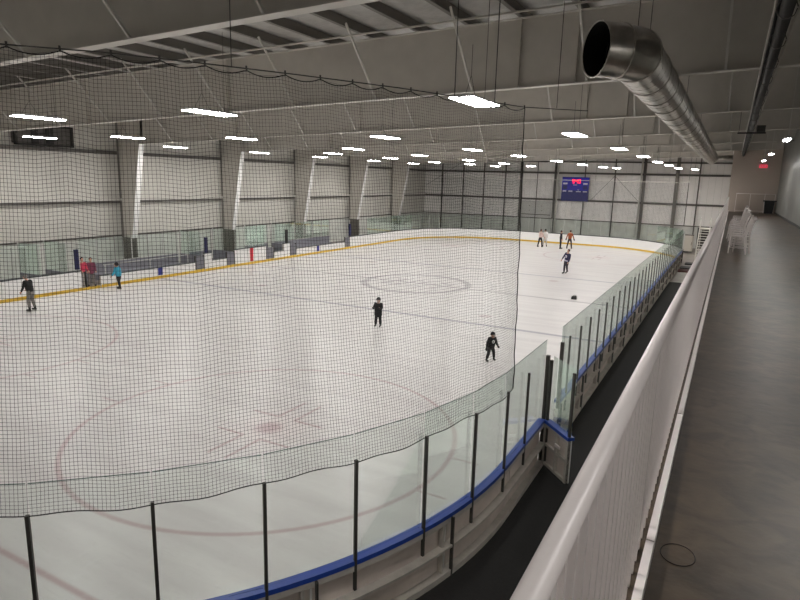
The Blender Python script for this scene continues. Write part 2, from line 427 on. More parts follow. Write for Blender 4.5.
for a, c, lab in (((-17, 5.5), (-12.3, 8.3), 'thin diagonal brace rod in the left corner of the scoreboard wall'), ((2.7, 4.4), (5.0, 7.0), 'thin diagonal brace rod right of the scoreboard'), ((5.0, 7.0), (7.6, 4.4), 'thin diagonal brace rod falling to the tall pale pipe')):
    o = MB().tube([(a[0], YF-.32, a[1]), (c[0], YF-.32, c[1])], .018, 5).build('brace_rod', M['girt']); tag(o, lab, 'rod')
o = MB().box(-5.0, -1.5, YF-.08, YF-.005, .1, 4.1).build('wall_panel', M['aluf'], origin=(-3.2, YF, 0)); tag(o, 'large pale grey green panel door on the far wall behind the glass', 'panel door')
for x in (-4, -2.6):
    for z in (3.0, 3.5): MB().box(x-.05, x+.05, YF-.1, YF-.08, z, z+.08).build('bolt_plate', M['girt'], o)
MB().box(-4.9, -1.6, YF-.11, YF-.08, 2.55, 2.62).build('cross_rail', M['girt'], o)
# sprinkler pipe across
o = MB().tube([(-15, -17.0, 9.28), (15.5, -17.0, 10.22)], .028, 8).build('sprinkler_pipe', M['flange'], smooth=True); tag(o, 'thin pale pipe crossing under the roof just before the second beam', 'pipe')

# ------------------------------------------------------------------ lights
def make_light():
    r = thing('high_bay_light', (0, 0, 0), 'x', 'ceiling light', 'lights hanging over the ice')
    MB().hexa([(-.25, -.71, .01), (.25, -.71, .01), (.25, .71, .01), (-.25, .71, .01), (-.17, -.66, .07), (.17, -.66, .07), (.17, .66, .07), (-.17, .66, .07)]).build('housing', M['fix'], r)
    MB().box(-.235, .235, -.69, .69, -.012, .009).build('lens', M['lamp'], r)
    m = MB()
    m.tube([(0, -.5, .07), (0, -.25, .45), (0, -.25, 1.0)], .006, 4).tube([(0, .0, .07), (0, -.25, .45)], .006, 4).build('hanger', M['wire'], r)
    MB().tube([(.0, .5, .07), (.0, .5, 2.0)], .007, 4).build('power_cord', M['wire'], r)
    return r
UNSEEN_ROWS = {-28.6: (-12.9, -7.5, -2.1, 13.3), -20.6: (-12.9,)}  # unseen lights added to light the near ice; walkway-side one inferred from the kerb's shadow
LP = [(-2.25, -20.68), (4.35, -20.34), (11.5, -20.47), (-13.3, -14.0), (-7.9, -13.3), (11.5, -12.0), (4.5, -11.8), (-2.4, -12.0), (-13.2, -6.0), (-1.9, -4.1), (4.6, -3.4), (11.6, -4.1),
      (-12.4, .4), (-6.9, 1.2), (-1.7, 3.3), (4.8, 3.3), (11.7, 3.0), (-12.2, 7.1), (-6.5, 8.0), (-1.3, 10.6), (5.1, 10.9), (11.6, 10.9),
      (-11.8, 14.4), (-6.8, 16.2), (-1.1, 17.8), (5.3, 18.2), (11.7, 17.8), (-11.4, 21.2), (-5.4, 20.8), (-.8, 24.6), (5.7, 24.7), (11.8, 24.6), (-5.0, 26.5), (6.4, 27.6), (12.9, 28.4)]
for yy, xx in UNSEEN_ROWS.items():
    for x in xx: LP.append((x, yy))
# vary by the mount height measured on the beams
rowname = lambda y: 'behind the netting near the %s roof beam' % ordn[min(6, max(0, int(round((y+24)/8.55))))]
colname = lambda x: ('over the bench side boards' if x < -10 else 'left of the middle' if x < -4.5 else 'over mid ice' if x < 1.5 else 'right of the middle' if x < 8 else 'on the walkway side')
L0 = make_light(); zl = 7.6
seen = {}
for i, (x, y) in enumerate(LP):
    r = L0 if i == 0 else copy_tree(L0)
    r.location = (x, y, zl)
    lab = 'lit light %s, near the %s roof beam' % (colname(x), ordn[min(6, max(0, int(round((y+24)/8.55))))])
    seen.setdefault(lab, []).append((y, r))
for lab, l in seen.items():
    l.sort(key=lambda t: t[0])
    for j, (y, r) in enumerate(l): r['label'] = lab if len(l) == 1 else lab+(', nearer' if j == 0 else ', farther' if j == len(l)-1 else ', between')
for i, (y, wn) in enumerate(((-7.5, 'nearest'), (2.5, 'middle'), (10.5, 'farthest'), (-15.5, 'unseen'), (-23.5, 'unseen'), (-31.5, 'unseen'))):
    r = thing('pendant_light', (17.45, y, 7.72), 'small tilted strip light on two stems over the raised walkway, %s of the three' % wn, 'pendant light', 'walkway pendant lights')
    if wn == 'unseen': r['label'] = 'unseen strip light added over the raised walkway beside the viewer'  # these strip lights are out of view, added to brighten walkway and railing
    MB().box(17.35, 17.55, y-.6, y+.6, 7.72, 7.77).build('housing', M['fix'], r)
    MB().box(17.37, 17.53, y-.58, y+.58, 7.70, 7.72).build('lens', M['lampw'], r)
    for dy in (-.4,): MB().tube([(17.45, y+dy, 7.77), (17.45, y+dy, zlow(17.45)+1.75)], .012, 6).build('stem', M['girtl'], r)

# ------------------------------------------------------------------ duct
def ring_pts(c, d, r, n=40):
    d = Vector(d).normalized(); u = Vector((0, 0, 1)); w = d.cross(u).normalized()
    return [Vector(c)+u*r*math.cos(2*PI*i/n)+w*r*math.sin(2*PI*i/n) for i in range(n)]
DR = .405; DZ = 8.14
O_ = Vector((13.97, -21.75, DZ)); E1 = O_+Vector((.30, .28, 0)); E2 = Vector((14.44, -21.1, DZ)); END = Vector((14.46, 17.3, DZ))
du = thing('air_duct', E2, 'large round galvanised air duct running beside the walkway under the roof', 'air duct')
def loft(secs, inner=False):
    mb = MB(); n = 40
    for c, d, r in secs: mb.v += ring_pts(c, d, r, n)
    for i in range(len(secs)-1):
        for j in range(n):
            a = i*n+j; b = i*n+(j+1) % n; mb.f.append((a, b, b+n, a+n))
    return mb
d0 = Vector((.75, .66, 0)); dm = Vector((.4, .92, 0)); d1 = Vector((0, 1, 0))
loft([(O_, d0, DR), (E1, d0, DR)]).build('end_collar', M['duct'], du, True)
loft([(E1, d0, DR), (E1+Vector((.1, .2, 0)), dm, DR), (E2, d1, DR)]).build('elbow', M['duct'], du, True)
sec = [(E2+(END-E2)*(i/32), d1, DR) for i in range(33)]
run = loft(sec).build('duct_run', M['duct'], du, True)
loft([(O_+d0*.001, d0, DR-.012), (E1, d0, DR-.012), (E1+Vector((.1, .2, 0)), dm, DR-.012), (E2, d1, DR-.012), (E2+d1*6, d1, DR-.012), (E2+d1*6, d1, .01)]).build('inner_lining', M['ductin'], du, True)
mb = MB(); 
p = ring_pts(O_, d0, DR+.004)
mb.tube(p+[p[0]], .012, 6, False); mb.build('rim', M['duct'], du, True)
for c, d in [(E1, d0), (E2, d1)]+[(E2+(END-E2)*(i/24), d1) for i in range(1, 24)]:
    p = ring_pts(c, d, DR+.004); MB().tube(p+[p[0]], .014, 5, False).build('joint_band', M['duct'], du, True)
# spiral seams
for ph in range(1):
    pts = []; turns = 96; n = turns*20
    for i in range(n):
        t = i/(n-1); c = E2+(END-E2)*t; a = 2*PI*turns*t; pts.append(c+Vector((math.sin(a)*(DR+.001), 0, math.cos(a)*(DR+.001))))
    MB().tube(pts, .006, 3, False).build('spiral_seam', M['duct'], du)
loft([(END, d1, DR), (END+Vector((.0, .35, 0)), d1, DR), (END+Vector((0, .35, 0)), d1, .02)]).build('end_cap', M['duct'], du, True)
MB().tube([(14.7, 17.35, DZ), (15.8, 17.35, DZ+.05)], .16, 14).build('branch', M['duct'], du, True)
for y in (-21.0, -19.6, -10, -1, 8, 15):
    MB().tube([(14.44, y, DZ+DR), (14.44, y, zlow(14.44)+1.8)], .008, 4).build('hanger_wire', M['wire'], du)
# pipes over walkway
pp = thing('pipe_run', (16.42, -30, 8.4), 'dark pipes and cables strapped together over the raised walkway', 'pipes')
MB().tube([(16.42, YN+.3, 8.42), (16.42, 18.95, 8.42)], .085, 12).build('main_pipe', M['pipe'], pp, True)
MB().tube([(16.28, YN+.3, 8.46), (16.28, 18.95, 8.46)], .018, 8).build('conduit', M['alu'], pp, True)
MB().tube([(16.56, YN+.3, 8.50), (16.56, 18.95, 8.50)], .022, 8).build('conduit', M['alu'], pp, True)
MB().tube([(16.33, YN+.3, 8.57), (16.33, 18.95, 8.57)], .03, 8).build('cable_bundle', M['blk'], pp, True)
rr = random.Random(3)
for y in [-26+2.0*i for i in range(22)]:
    pts = [(16.42+.12*math.cos(a), y+.1*a/6.3*rr.uniform(.4, 1.6), 8.43+.12*math.sin(a)) for a in [2*PI*k/10 for k in range(11)]]
    MB().tube(pts, .008, 4).build('strap', M['wire'], pp)
b = thing('pipe_bracket', (16.4, -3.0, 8.4), 'dark cross bracket holding the strapped pipes over the walkway', 'bracket')
MB().box(15.95, 16.95, -3.06, -2.94, 8.26, 8.32).build('cross_bar', M['pipe'], b)
MB().box(16.62, 16.92, -3.1, -2.9, 8.33, 8.58).build('junction_box', M['pipe'], b)
for x in (16.0, 16.6): MB().tube([(x, -3, 8.3), (x, -3, zlow(x)+1.8)], .01, 5).build('threaded_rod', M['wire'], b)
# exit sign
ex = thing('exit_sign', (17.75, 18.97, 7.66), 'small red lit EXIT sign high on the end wall of the walkway', 'exit sign')
MB().box(17.5, 18.0, 18.93, 18.99, 7.55, 7.78).build('housing', M['exit'], ex)
cu = bpy.data.curves.new('exit_text', 'FONT'); cu.body = 'EXIT'; cu.size = .2; cu.align_x = 'CENTER'; cu.align_y = 'CENTER'; cu.extrude = .004
cu.materials.append(M['fix']); to = bpy.data.objects.new('lettering', cu); COL.objects.link(to); bpy.context.view_layer.update(); tm = bpy.data.meshes.new_from_object(to.evaluated_get(bpy.context.evaluated_depsgraph_get())); bpy.data.objects.remove(to); to = bpy.data.objects.new('lettering', tm); COL.objects.link(to); to.parent = ex; to.location = (0, -.045, 0); to.rotation_euler = (PI/2, 0, 0)

# ------------------------------------------------------------------ railing on walkway
rl = thing('guard_railing', (15.887, -31.5, 4.4), 'white metal guard railing with round handrail along the raised walkway', 'railing')
y0, y1 = -34.5, 18.6
MB().tube([(15.862, y0, 5.42), (15.862, y1, 5.42)], .027, 20).build('handrail', M['rail'], rl, True)
yy = y0; i = 0
while yy < y1:
    L_ = 1.83
    MB().box(15.912, 15.948, yy+.006, min(yy+L_-.006, y1), 4.405, 4.475).build('bottom_rail', M['rail'], rl)
    MB().box(15.842, 15.882, yy-.025, yy+.025, 4.38, 5.397).build('post', M['rail'], rl)
    yy += L_; i += 1
mb = MB(); yy = y0+.06; nb = 0
while yy < y1:
    if -31.6 < yy < -22.9:
        MB().box(15.868, 15.886, yy-.009, yy+.009, 4.38, 5.41).build('baluster', M['rail'], rl); nb += 1
    else: mb.box(15.868, 15.886, yy-.009, yy+.009, 4.38, 5.41)
    yy += .105
o = mb.build('baluster_row', M['rail'], rl); o['kind'] = 'stuff'
# rail at end of walkway
er = thing('end_railing', (17.5, 18.5, 4.4), 'thin pale railing across the far end of the raised walkway', 'railing')
MB().tube([(16.3, 18.6, 5.72), (18.75, 18.6, 5.72)], .022, 10).build('handrail', M['rail'], er, True)
MB().box(16.3, 18.75, 18.585, 18.615, 4.5, 4.53).build('bottom_rail', M['rail'], er)
for x in (16.32, 17.2, 18.1, 18.73): MB().box(x-.02, x+.02, 18.58, 18.62, 4.4, 5.72).build('post', M['rail'], er)
for i in range(21):
    x = 16.42+.11*i; MB().box(x-.006, x+.006, 18.594, 18.606, 4.53, 5.7).build('baluster', M['endwall'], er)
# bin
bn = thing('waste_bin', (18.4, 18.1, 4.4), 'black waste bin with a wider flat lid against the end of the walkway', 'bin')
MB().hexa([(18.15, 17.85, 4.4), (18.65, 17.85, 4.4), (18.65, 18.35, 4.4), (18.15, 18.35, 4.4), (18.1, 17.8, 5.22), (18.7, 17.8, 5.22), (18.7, 18.4, 5.22), (18.1, 18.4, 5.22)]).build('body', M['blk'], bn)
MB().box(18.0, 18.8, 17.72, 18.45, 5.22, 5.30).build('lid', M['blk'], bn)
o = MB(); p = [(16.05+.075*math.cos(a), -28.94+.09*math.sin(a), 4.402) for a in [2*PI*k/32 for k in range(33)]]
o = o.tube(p, .0025, 4, False).build('floor_cover_ring', M['pipe']); tag(o, 'thin dark ring of a round cover set in the walkway floor', 'floor cover')

# chairs (cross-back banquet chairs facing the ice)
def make_chair():
    r = thing('banquet_chair', (0, 0, 0), 'x', 'chair', 'slender chairs beside the walkway railing')
    # faces -X ; seat centre at origin
    w = .2
    for sy in (-1, 1):
        MB().tube([(-.19, sy*w, 0), (-.17, sy*.185, .44)], .014, 6).build('leg', M['chair'], r)
        MB().tube([(.22, sy*.17, 0), (.17, sy*.17, .44)], .014, 6).build('leg', M['chair'], r)
        MB().tube([(.17, sy*.17, .44), (.21, sy*.17, .7), (.29, sy*.17, .93)], .015, 6).build('back_post', M['chair'], r)
        for z in (.16, .27): MB().tube([(-.18, sy*.19, z), (.19, sy*.17, z)], .008, 5).build('side_stretcher', M['chair'], r)
    MB().hexa([(-.19, -.19, .45), (.18, -.17, .45), (.18, .17, .45), (-.19, .19, .45), (-.19, -.19, .465), (.18, -.17, .465), (.18, .17, .465), (-.19, .19, .465)]).build('seat', M['chair'], r)
    for z in (.18, .3): MB().tube([(-.185, -.19, z), (-.185, .19, z)], .008, 5).build('front_stretcher', M['chair'], r)
    MB().bar((.285, -.18, .92), (.285, .18, .92), .02, .05).build('top_rail', M['chair'], r)
    for z, x in ((.58, .195), (.8, .245)): MB().tube([(x, -.17, z), (x, .17, z)], .009, 5).build('back_rail', M['chair'], r)
    for i in range(5):
        y = -.11+.055*i; MB().tube([(.195, y, .58), (.245, y, .8), (.285, y, .91)], .007, 5).build('spindle', M['chair'], r)
    return r
c0 = make_chair(); words = ['nearest', 'second', 'third', 'fourth', 'fifth', 'sixth', 'seventh', 'eighth', 'ninth', 'tenth', 'eleventh', 'twelfth']
cy = -13.55
for i in range(12):
    c = c0 if i == 0 else copy_tree(c0)
    c.location = (16.36+random.uniform(-.05, .08)+(0 if i % 3 else .03), cy, 4.4); c.rotation_euler = (0, 0, random.uniform(-.4, .4))
    c['label'] = 'slender pale spindle-back chair beside the walkway railing, %s in the row' % words[i]
    cy += 1.02 if i < 4 else 1.3

# ------------------------------------------------------------------ dasher boards
def board(s0, s1, where, near, cap='blue', top=1.07, group=None, stan=(), joint=True, zs=2.5, marker=None, stmat=None):
    sm_ = (s0+s1)/2; c = peri(sm_, .08)
    r = thing('rink_board', (c[0], c[1], 0), where, 'rink board', group)
    h = top-.07
    ribbon(s0+.004, s1-.004, 0, .02, 0.02, h).build('facing', M['boardw'], r)
    ribbon(s0+.004, s1-.004, -.012, 0.0, 0.004, .165).build('kick_strip', M['yellow'], r)
    ribbon(s0, s1, -.02, .125, h, top).build('cap_rail', M[cap], r)
    if near:
        ribbon(s0+.02, s1-.02, .022, .03, .03, h).build('back_sheet', M['facing'], r)
        ribbon(s0, s1, .03, .12, h-.09, h).build('frame_rail', M['alu'], r)
        ribbon(s0, s1, .03, .17, .50, .54).build('frame_rail', M['alu'], r)
        ribbon(s0, s1, .03, .16, 0.0, .10).build('frame_rail', M['alu'], r)
    if joint:
        for q in (s0+.03,):
            ribbon(q-.014, q+.014, .12, .172, 0.0, h).build('joint_post', stmat or M['dark'], r)
            ribbon(q-.2, q-.16, .03, .12, 0.1, h-.09).build('web_rib', M['alu'], r)
    for q in stan:
        if near: ribbon(q-.019, q+.019, .085, .128, .62, zs+.02).build('stanchion', stmat or M['dark'], r)
        else: ribbon(q-.03, q+.03, .065, .12, 1.0, zs).build('stanchion', stmat or M['aluf'], r)
    if marker:
        ribbon(marker[0]-.16, marker[0]+.16, -.022, -.013, .2, h).build('line_marker', M[marker[1]], r)
    return r
def pane(s0, s1, label, z0=1.07, z1=2.85, group=None, m='glass', off=.045):
    a = peri(s0+.012, off); b = peri(s1-.012, off); c = ((a[0]+b[0])/2, (a[1]+b[1])/2)
    nx, ny = b[1]-a[1], -(b[0]-a[0]); L_ = math.hypot(nx, ny); nx, ny = nx/L_*.006, ny/L_*.006
    o = MB().hexa([(a[0]-nx, a[1]-ny, z0), (a[0]+nx, a[1]+ny, z0), (b[0]+nx, b[1]+ny, z0), (b[0]-nx, b[1]-ny, z0), (a[0]-nx, a[1]-ny, z1), (a[0]+nx, a[1]+ny, z1), (b[0]+nx, b[1]+ny, z1), (b[0]-nx, b[1]-ny, z1)]).build('glass_shield', M[m], origin=(c[0], c[1], z0))
    tag(o, label, 'glass shield', group)
    e_ = MB().bar((a[0], a[1], z1+.002), (b[0], b[1], z1+.002), .013, .006).build('top_edge', EDGE, o)
    return o
EDGE = mat('glass_edge', (60, 84, 76), .3)
def run_boards(s0, direction, n, where, glabel, group, near, cap, st, gtop, stmat=None, first_extra=0, endpost=True, sp=1.219, zs=2.5):
    d = direction; s = s0
    for i in range(n):
        a, b = s, s+d*sp*2; lo, hi = min(a, b), max(a, b)
        stn = [s+d*sp*.5, s+d*sp*1.5]
        board(lo, hi, where, near, cap, group=group, stan=stn, stmat=stmat, zs=zs)
        s = b
    # glass between stanchions
    g = s0+d*sp*.5; 
    for i in range(2*n-1):
        a, b = g, g+d*sp; pane(min(a, b), max(a, b), glabel, z1=gtop, group='glass shields on '+group); g = b
    if first_extra:
        a, b = s0, s0+d*sp*.5; pane(min(a, b)+.02, max(a, b), glabel+', beside the gap', z1=gtop, group='glass shields on '+group)
    return s
# near run: from the gate, round the near corner, behind the near end, to the bench side
G0 = -19.45
board(-21.51, G0, 'short grey backed board with blue cap on the near side of the open gate', True, 'blue', stan=[-20.90], joint=False)
for q0, q1 in ((-20.90, G0-.02), (-22.12, -20.90)): pane(q0, q1, 'clear glass shield near the open gate, ' + ('next to the opening' if q1 > -20 else 'second from the opening'), group=None)
s = run_boards(-21.51, -1, 8, 'grey backed board with blue cap on the near curved corner of the rink', 'clear glass shield above the boards on the near curved corner', 'near corner boards', True, 'blue', None, 2.85)
rest = abs(s-(-66.9)); n2 = int(rest/2.438)
s2 = run_boards(s, -1, n2, 'white rink board with yellow kick strip on the near end and bench side', 'clear glass shield above the near end and left boards', 'near end boards', False, 'capd', None, 2.6)
board(-66.85, s2, 'white rink board next to the bench gap on the left', False, 'capd', group=None, stan=[-66.9+.06])
# right side and far end
s = run_boards(-18.14, 1, 16, 'grey backed board with blue cap on the straight walkway side', 'clear glass shield above the straight walkway side boards', 'walkway side boards', True, 'blue', None, 2.85, M['midst'], first_extra=1)
rest = 67.05-s; n2 = int(rest/2.438)
s2 = run_boards(s, 1, n2, 'white rink board with yellow kick strip round the far end', 'clear glass shield above the far end boards', 'far end boards', False, 'capd', None, 2.5, zs=2.5)
board(s2, 67.05, 'white rink board at the far end of the benches', False, 'capd', stan=[67.0])
# end posts at gate
for q, lab in ((G0+.03, 'dark upright post at the near side of the open rink gate'), (-18.14-.03, 'dark upright post at the far side of the open rink gate')):
    o = ribbon(q-.035, q+.035, .04, .12, 0, 2.5).build('gate_post', M['dark'], origin=peri(q, .08)+(0,)); tag(o, lab, 'post')
# open gate leaf
H = Vector((13.13, -19.40, 0)); T = Vector((13.80, -20.10, 0)); dd = (T-H).normalized(); nn = Vector((dd.y, -dd.x, 0))
gt = thing('rink_gate', H, 'open rink gate leaf with blue cap swung out over the black floor', 'gate')
def lb(a, b, z0, z1, t, off=0): 
    p = H+dd*a+nn*off; q = H+dd*b+nn*off
    return MB().hexa([p-nn*t/2+Vector((0, 0, z0)), p+nn*t/2+Vector((0, 0, z0)), q+nn*t/2+Vector((0, 0, z0)), q-nn*t/2+Vector((0, 0, z0)), p-nn*t/2+Vector((0, 0, z1)), p+nn*t/2+Vector((0, 0, z1)), q+nn*t/2+Vector((0, 0, z1)), q-nn*t/2+Vector((0, 0, z1))])
W = (T-H).length
lb(.0, W, 0.06, 1.0, .02).build('leaf_panel', M['boardw'], gt)
lb(.03, W-.03, 0.1, .96, .01, .02).build('back_sheet', M['facing'], gt)
for z in (.06, .5, .92): lb(0, W, z, z+.06, .07, .05).build('frame_rail', M['alu'], gt)
for a in (0, W*.5, W-.06): lb(a, a+.06, .06, 1.0, .08, .05).build('frame_stile', M['alu'], gt)
lb(-.01, W+.02, 1.0, 1.07, .15, .03).build('cap_rail', M['blue'], gt)
lb(.03, W-.03, 1.07, 2.5, .012).build('glass_pane', M['glass'], gt)
for a in (0.02, W-.05): lb(a, a+.05, .06, 2.42, .05, .05).build('stanchion', M['dark'], gt)
lb(W*.55, W*.75, .7, .76, .03, .11).build('latch_handle', M['rail'], gt)
o = MB().box(13.02, 13.08, -18.15, -18.06, 1.07, 1.35).build('gate_pad', M['mblue'], origin=(13.05, -18, 1.07)); tag(o, 'small blue pad on the board end at the open gate', 'pad')

# bench side (x = -12.95): pieces given by y ranges
def lboard(y0, y1, top, label, marker=None, tagg=None):
    c = (-13.0, (y0+y1)/2, 0); r = thing('rink_board', c, label, 'rink board', tagg)
    MB().box(-12.97, -12.95, y0, y1, .02, top-.05).build('facing', M['boardw'], r)
    MB().box(-12.95, -12.938, y0, y1, .004, .165).build('kick_strip', M['yellow'], r)
    MB().box(-13.09, -12.93, y0, y1, top-.05, top).build('cap_rail', M['capd'], r)
    MB().box(-13.09, -12.975, y0, y0+.05, 0, top-.05).build('joint_post', M['alu'], r)
    if marker: MB().box(-12.938, -12.93, marker[0]-.16, marker[0]+.16, .2, top-.05).build('line_marker', M[marker[1]], r)
    return r
def lgate(y0, y1, label):
    r = thing('bench_gate', (-13.0, (y0+y1)/2, 0), label, 'gate', 'grey gates to the benches')
    MB().box(-13.02, -12.97, y0+.02, y1-.02, .05, 1.0).build('leaf', M['doorg'], r)
    MB().box(-13.05, -12.96, y0+.02, y0+.08, .05, 1.05).build('post', M['dark'], r)
    MB().box(-13.05, -12.96, y1-.08, y1-.02, .05, 1.05).build('post', M['dark'], r)
    MB().box(-12.965, -12.95, y0+.02, y1-.02, .0, .18).build('kick_strip', M['yellow'], r)
lboard(-11.6, -5.1, .68, 'low white board in front of the near bench, crossed by a blue marker', (-7.77, 'mblue'))
lgate(-5.1, -4.3, 'grey gate between the near low board and the narrow tall board')
lboard(-4.3, -3.7, 1.17, 'narrow tall white board under the first navy post')
lboard(-3.7, -2.4, .68, 'short low white board left of the red marker')
lgate(-2.4, -1.6, 'grey gate just left of the board with the red marker')
lboard(-1.6, 1.5, 1.17, 'tall white board with the red centre line marker', (0, 'mred'))
lgate(1.5, 2.4, 'grey gate just right of the board with the red marker')
lboard(2.4, 3.5, .68, 'short low white board right of the red marker')
lboard(3.5, 4.2, 1.17, 'narrow tall white board under the black post')
lgate(4.2, 5.0, 'grey gate between the black post and the far low board')
lboard(5.0, 11.7, .68, 'low white board in front of the far bench, crossed by a blue marker', (7.77, 'mblue'))
lgate(11.7, 12.5, 'grey gate at the far end of the far bench')
for y, mm, lab in ((-12.85, 'navy', 'navy padded post left of the two people in the gap'), (-4.1, 'navy', 'navy padded post above the narrow tall board left of the red marker'), (3.9, 'blk', 'black padded post above the board right of the red marker'), (12.55, 'navy', 'navy padded post at the far end of the benches')):
    o = MB().box(-13.08, -12.94, y-.09, y+.09, 1.12, 2.15).build('padded_post', M[mm], origin=(-13, y, 1.12)); tag(o, lab, 'post')
o = MB().box(-13.15, -12.95, -12.75, -11.65, 0, .12).build('gate_threshold', M['yellow'], origin=(-13, -12.2, 0)); tag(o, 'yellow threshold under the two people standing in the board gap', 'threshold')
# timekeeper glass + bench back walls
pane_i = 0
for y0_, y1_ in ((-1.55, -.05), (-.05, 1.45)):
    o = MB().box(-13.03, -13.018, y0_, y1_, 1.17, 2.6).build('glass_shield', M['glassb'], origin=(-13, y0_, 1.17)); tag(o, 'glass shield over the red marker board, %s half' % ('near' if y0_ < -1 else 'far'), 'glass shield')
def bench(y0, y1, lab):
    r = thing('bench_back_wall', (-15.0, y0, 0), 'grey half wall with greenish glass behind the '+lab, 'bench enclosure')
    MB().box(-15.08, -15.0, y0, y1, 0, 1.0).build('half_wall', M['bench'], r)
    MB().box(-15.1, -14.98, y0, y1, 1.0, 1.05).build('cap_rail', M['aluf'], r)
    n = max(1, int(round((y1-y0)/1.2)))
    for i in range(n):
        a = y0+(y1-y0)*i/n; b = y0+(y1-y0)*(i+1)/n
        MB().box(-15.05, -15.038, a+.03, b-.03, 1.05, 2.4).build('glass_pane', M['glassb'], r)
        MB().box(-15.07, -15.02, b-.03, b+.03, 1.05, 2.42).build('stanchion', M['aluf'], r)
    o = thing('team_bench', (-14.6, (y0+y1)/2, 0), 'long grey plank seat inside the '+lab, 'bench')
    MB().box(-14.8, -14.45, y0+.3, y1-.3, .42, .47).build('seat', M['bench'], o)
    for q in range(3):
        yy = y0+.5+(y1-y0-1)*q/2; MB().box(-14.75, -14.5, yy-.03, yy+.03, 0, .42).build('leg', M['alu'], o)
bench(-11.4, -4.6, 'near bench'); bench(-3.6, -1.7, 'penalty box left of the red marker'); bench(1.6, 4.1, 'penalty box right of the red marker'); bench(5.0, 12.3, 'far bench')
for y, lab in ((-14.6, 'greenish glass screen across the gap left of the navy post'), (-13.3, 'greenish glass screen close behind the navy post'), (-4.4, 'glass divider at the far end of the near bench'), (4.5, 'glass divider at the near end of the far bench'), (-1.6, 'glass divider left of the timekeeper'), (1.55, 'glass divider right of the timekeeper')):
    r = thing('glass_divider', (-14, y, 0), lab, 'glass screen')
    MB().box(-14.95, -13.15, y-.006, y+.006, 1.0, 2.5).build('glass_pane', M['glassb'], r)
    MB().box(-14.95, -13.15, y-.04, y+.04, 0, 1.0).build('lower_panel', M['bench'], r)
    MB().box(-14.98, -14.93, y-.03, y+.03, 0, 2.5).build('post', M['aluf'], r)
# handrail behind bench
hr = thing('bench_handrail', (-14.2, -8, 0), 'thin silver handrail behind the near low board', 'handrail')
MB().tube([(-13.25, -11.2, 1.15), (-13.25, -5.3, 1.15)], .025, 8).build('rail', M['aluf'], hr, True)
for y in (-11.1, -8.2, -5.4): MB().tube([(-13.25, y, 0), (-13.25, y, 1.15)], .025, 8).build('post', M['aluf'], hr, True)

# ------------------------------------------------------------------ netting
top_ctrl = [(-21.9, 12.94, -21.9), (-24.6, 11.99, -24.39), (-26.2, 11.33, -25.7), (-27.45, 10.75, -26.72), (-28.5, 10.21, -27.55), (-29.45, 9.59, -28.19), (-31.5, 8.3, -29.1), (-35.4, 4.6, -30.1), (-42, -2.2, -30.2)]
def topxy(s):
    for (a, x0, y0), (b, x1, y1) in zip(top_ctrl[:-1], top_ctrl[1:]):
        if b <= s <= a: t = (s-a)/(b-a); return x0+(x1-x0)*t, y0+(y1-y0)*t
    return top_ctrl[-1][1:]
ZT, ZB, CELL = 7.3, 2.50, .042
S0, S1 = -21.9, -38.0
attach = [S0-0.5*i for i in range(34)]
def dip(s):
    u = ((S0-s)/.5) % 1.0
    return .015+.055*4*u*(1-u)
def netpt(s, v):   # v 0 bottom .. 1 top
    bx, by = peri(s, .11); tx, ty = topxy(s)
    zb = ZB+.025*math.sin(s*2.3)+.015*math.sin(s*7.1)
    zt = ZT-dip(s)
    if s > -22.7: # free corner hangs in
        bx += 0
    w = .05*math.sin(v*PI)*math.sin(s*1.3)+.006*math.sin(v*60+s*3)
    t = v
    x = bx+(tx-bx)*t; y = by+(ty-by)*t
    n = Vector((x-EX, y+SY)).normalized()
    return Vector((x+n.x*w, y+n.y*w, zb+(zt-zb)*v))
nt_ = thing('safety_netting', (9, -28, 2.4), 'tall black safety netting hanging above the near curved boards', 'netting')
mb = MB(); ncol = int((S0-S1)/CELL); nrow = int((ZT-ZB)/CELL); R_ = .0019
def strand(pts, r=R_):
    k0 = len(mb.v); k = len(pts)
    for i, p in enumerate(pts):
        d = (pts[min(i+1, k-1)]-pts[max(i-1, 0)]).normalized()
        u = d.cross(Vector((.3, .5, .81))).normalized(); w = d.cross(u)
        for j in range(3):
            a = 2*PI*j/3; mb.v.append(p+u*(math.cos(a)*r)+w*(math.sin(a)*r))
    for i in range(k-1):
        for j in range(3):
            a = k0+i*3+j; b = k0+i*3+(j+1) % 3; mb.f.append((a, b, b+3, a+3))
rn = random.Random(5)
for c in range(ncol+1):
    s = S0+(S1-S0)*c/ncol; off = rn.uniform(-.006, .006)
    strand([netpt(min(S0, s+off*math.sin(i*.7+c)), i/16) for i in range(17)])
nseg = int((S0-S1)/.3)
for r_ in range(nrow+1):
    v = r_/nrow
    strand([netpt(S0+(S1-S0)*i/nseg, v) for i in range(nseg+1)])
me = mb.build('mesh', M['net'], nt_)
MB().tube([netpt(S0+(S1-S0)*i/320, 1)+Vector((0, 0, .0)) for i in range(321)], .007, 5).build('top_rope', M['net'], nt_, True)
MB().tube([netpt(S0+(S1-S0)*i/160, 0) for i in range(161)], .007, 5).build('bottom_rope', M['net'], nt_, True)
MB().tube([netpt(S0, i/30)+Vector((.0, 0.02*math.sin(i*.9), 0)) for i in range(31)], .009, 5).build('side_rope', M['net'], nt_, True)
cb = thing('net_cable', (9, -28, ZT), 'taut dark steel cable that carries the safety netting', 'cable')
MB().tube([(13.75, -20.95, ZT+.02)]+[(x, y, ZT) for s_, x, y in top_ctrl], .008, 6).build('cable', M['cable'], cb)
for i, a in enumerate(attach[:-1]):
    x, y = topxy(a); MB().tube([(x, y, ZT+.03), (x+.005, y, ZT-.03)], .012, 5).build('clip', M['cable'], cb)
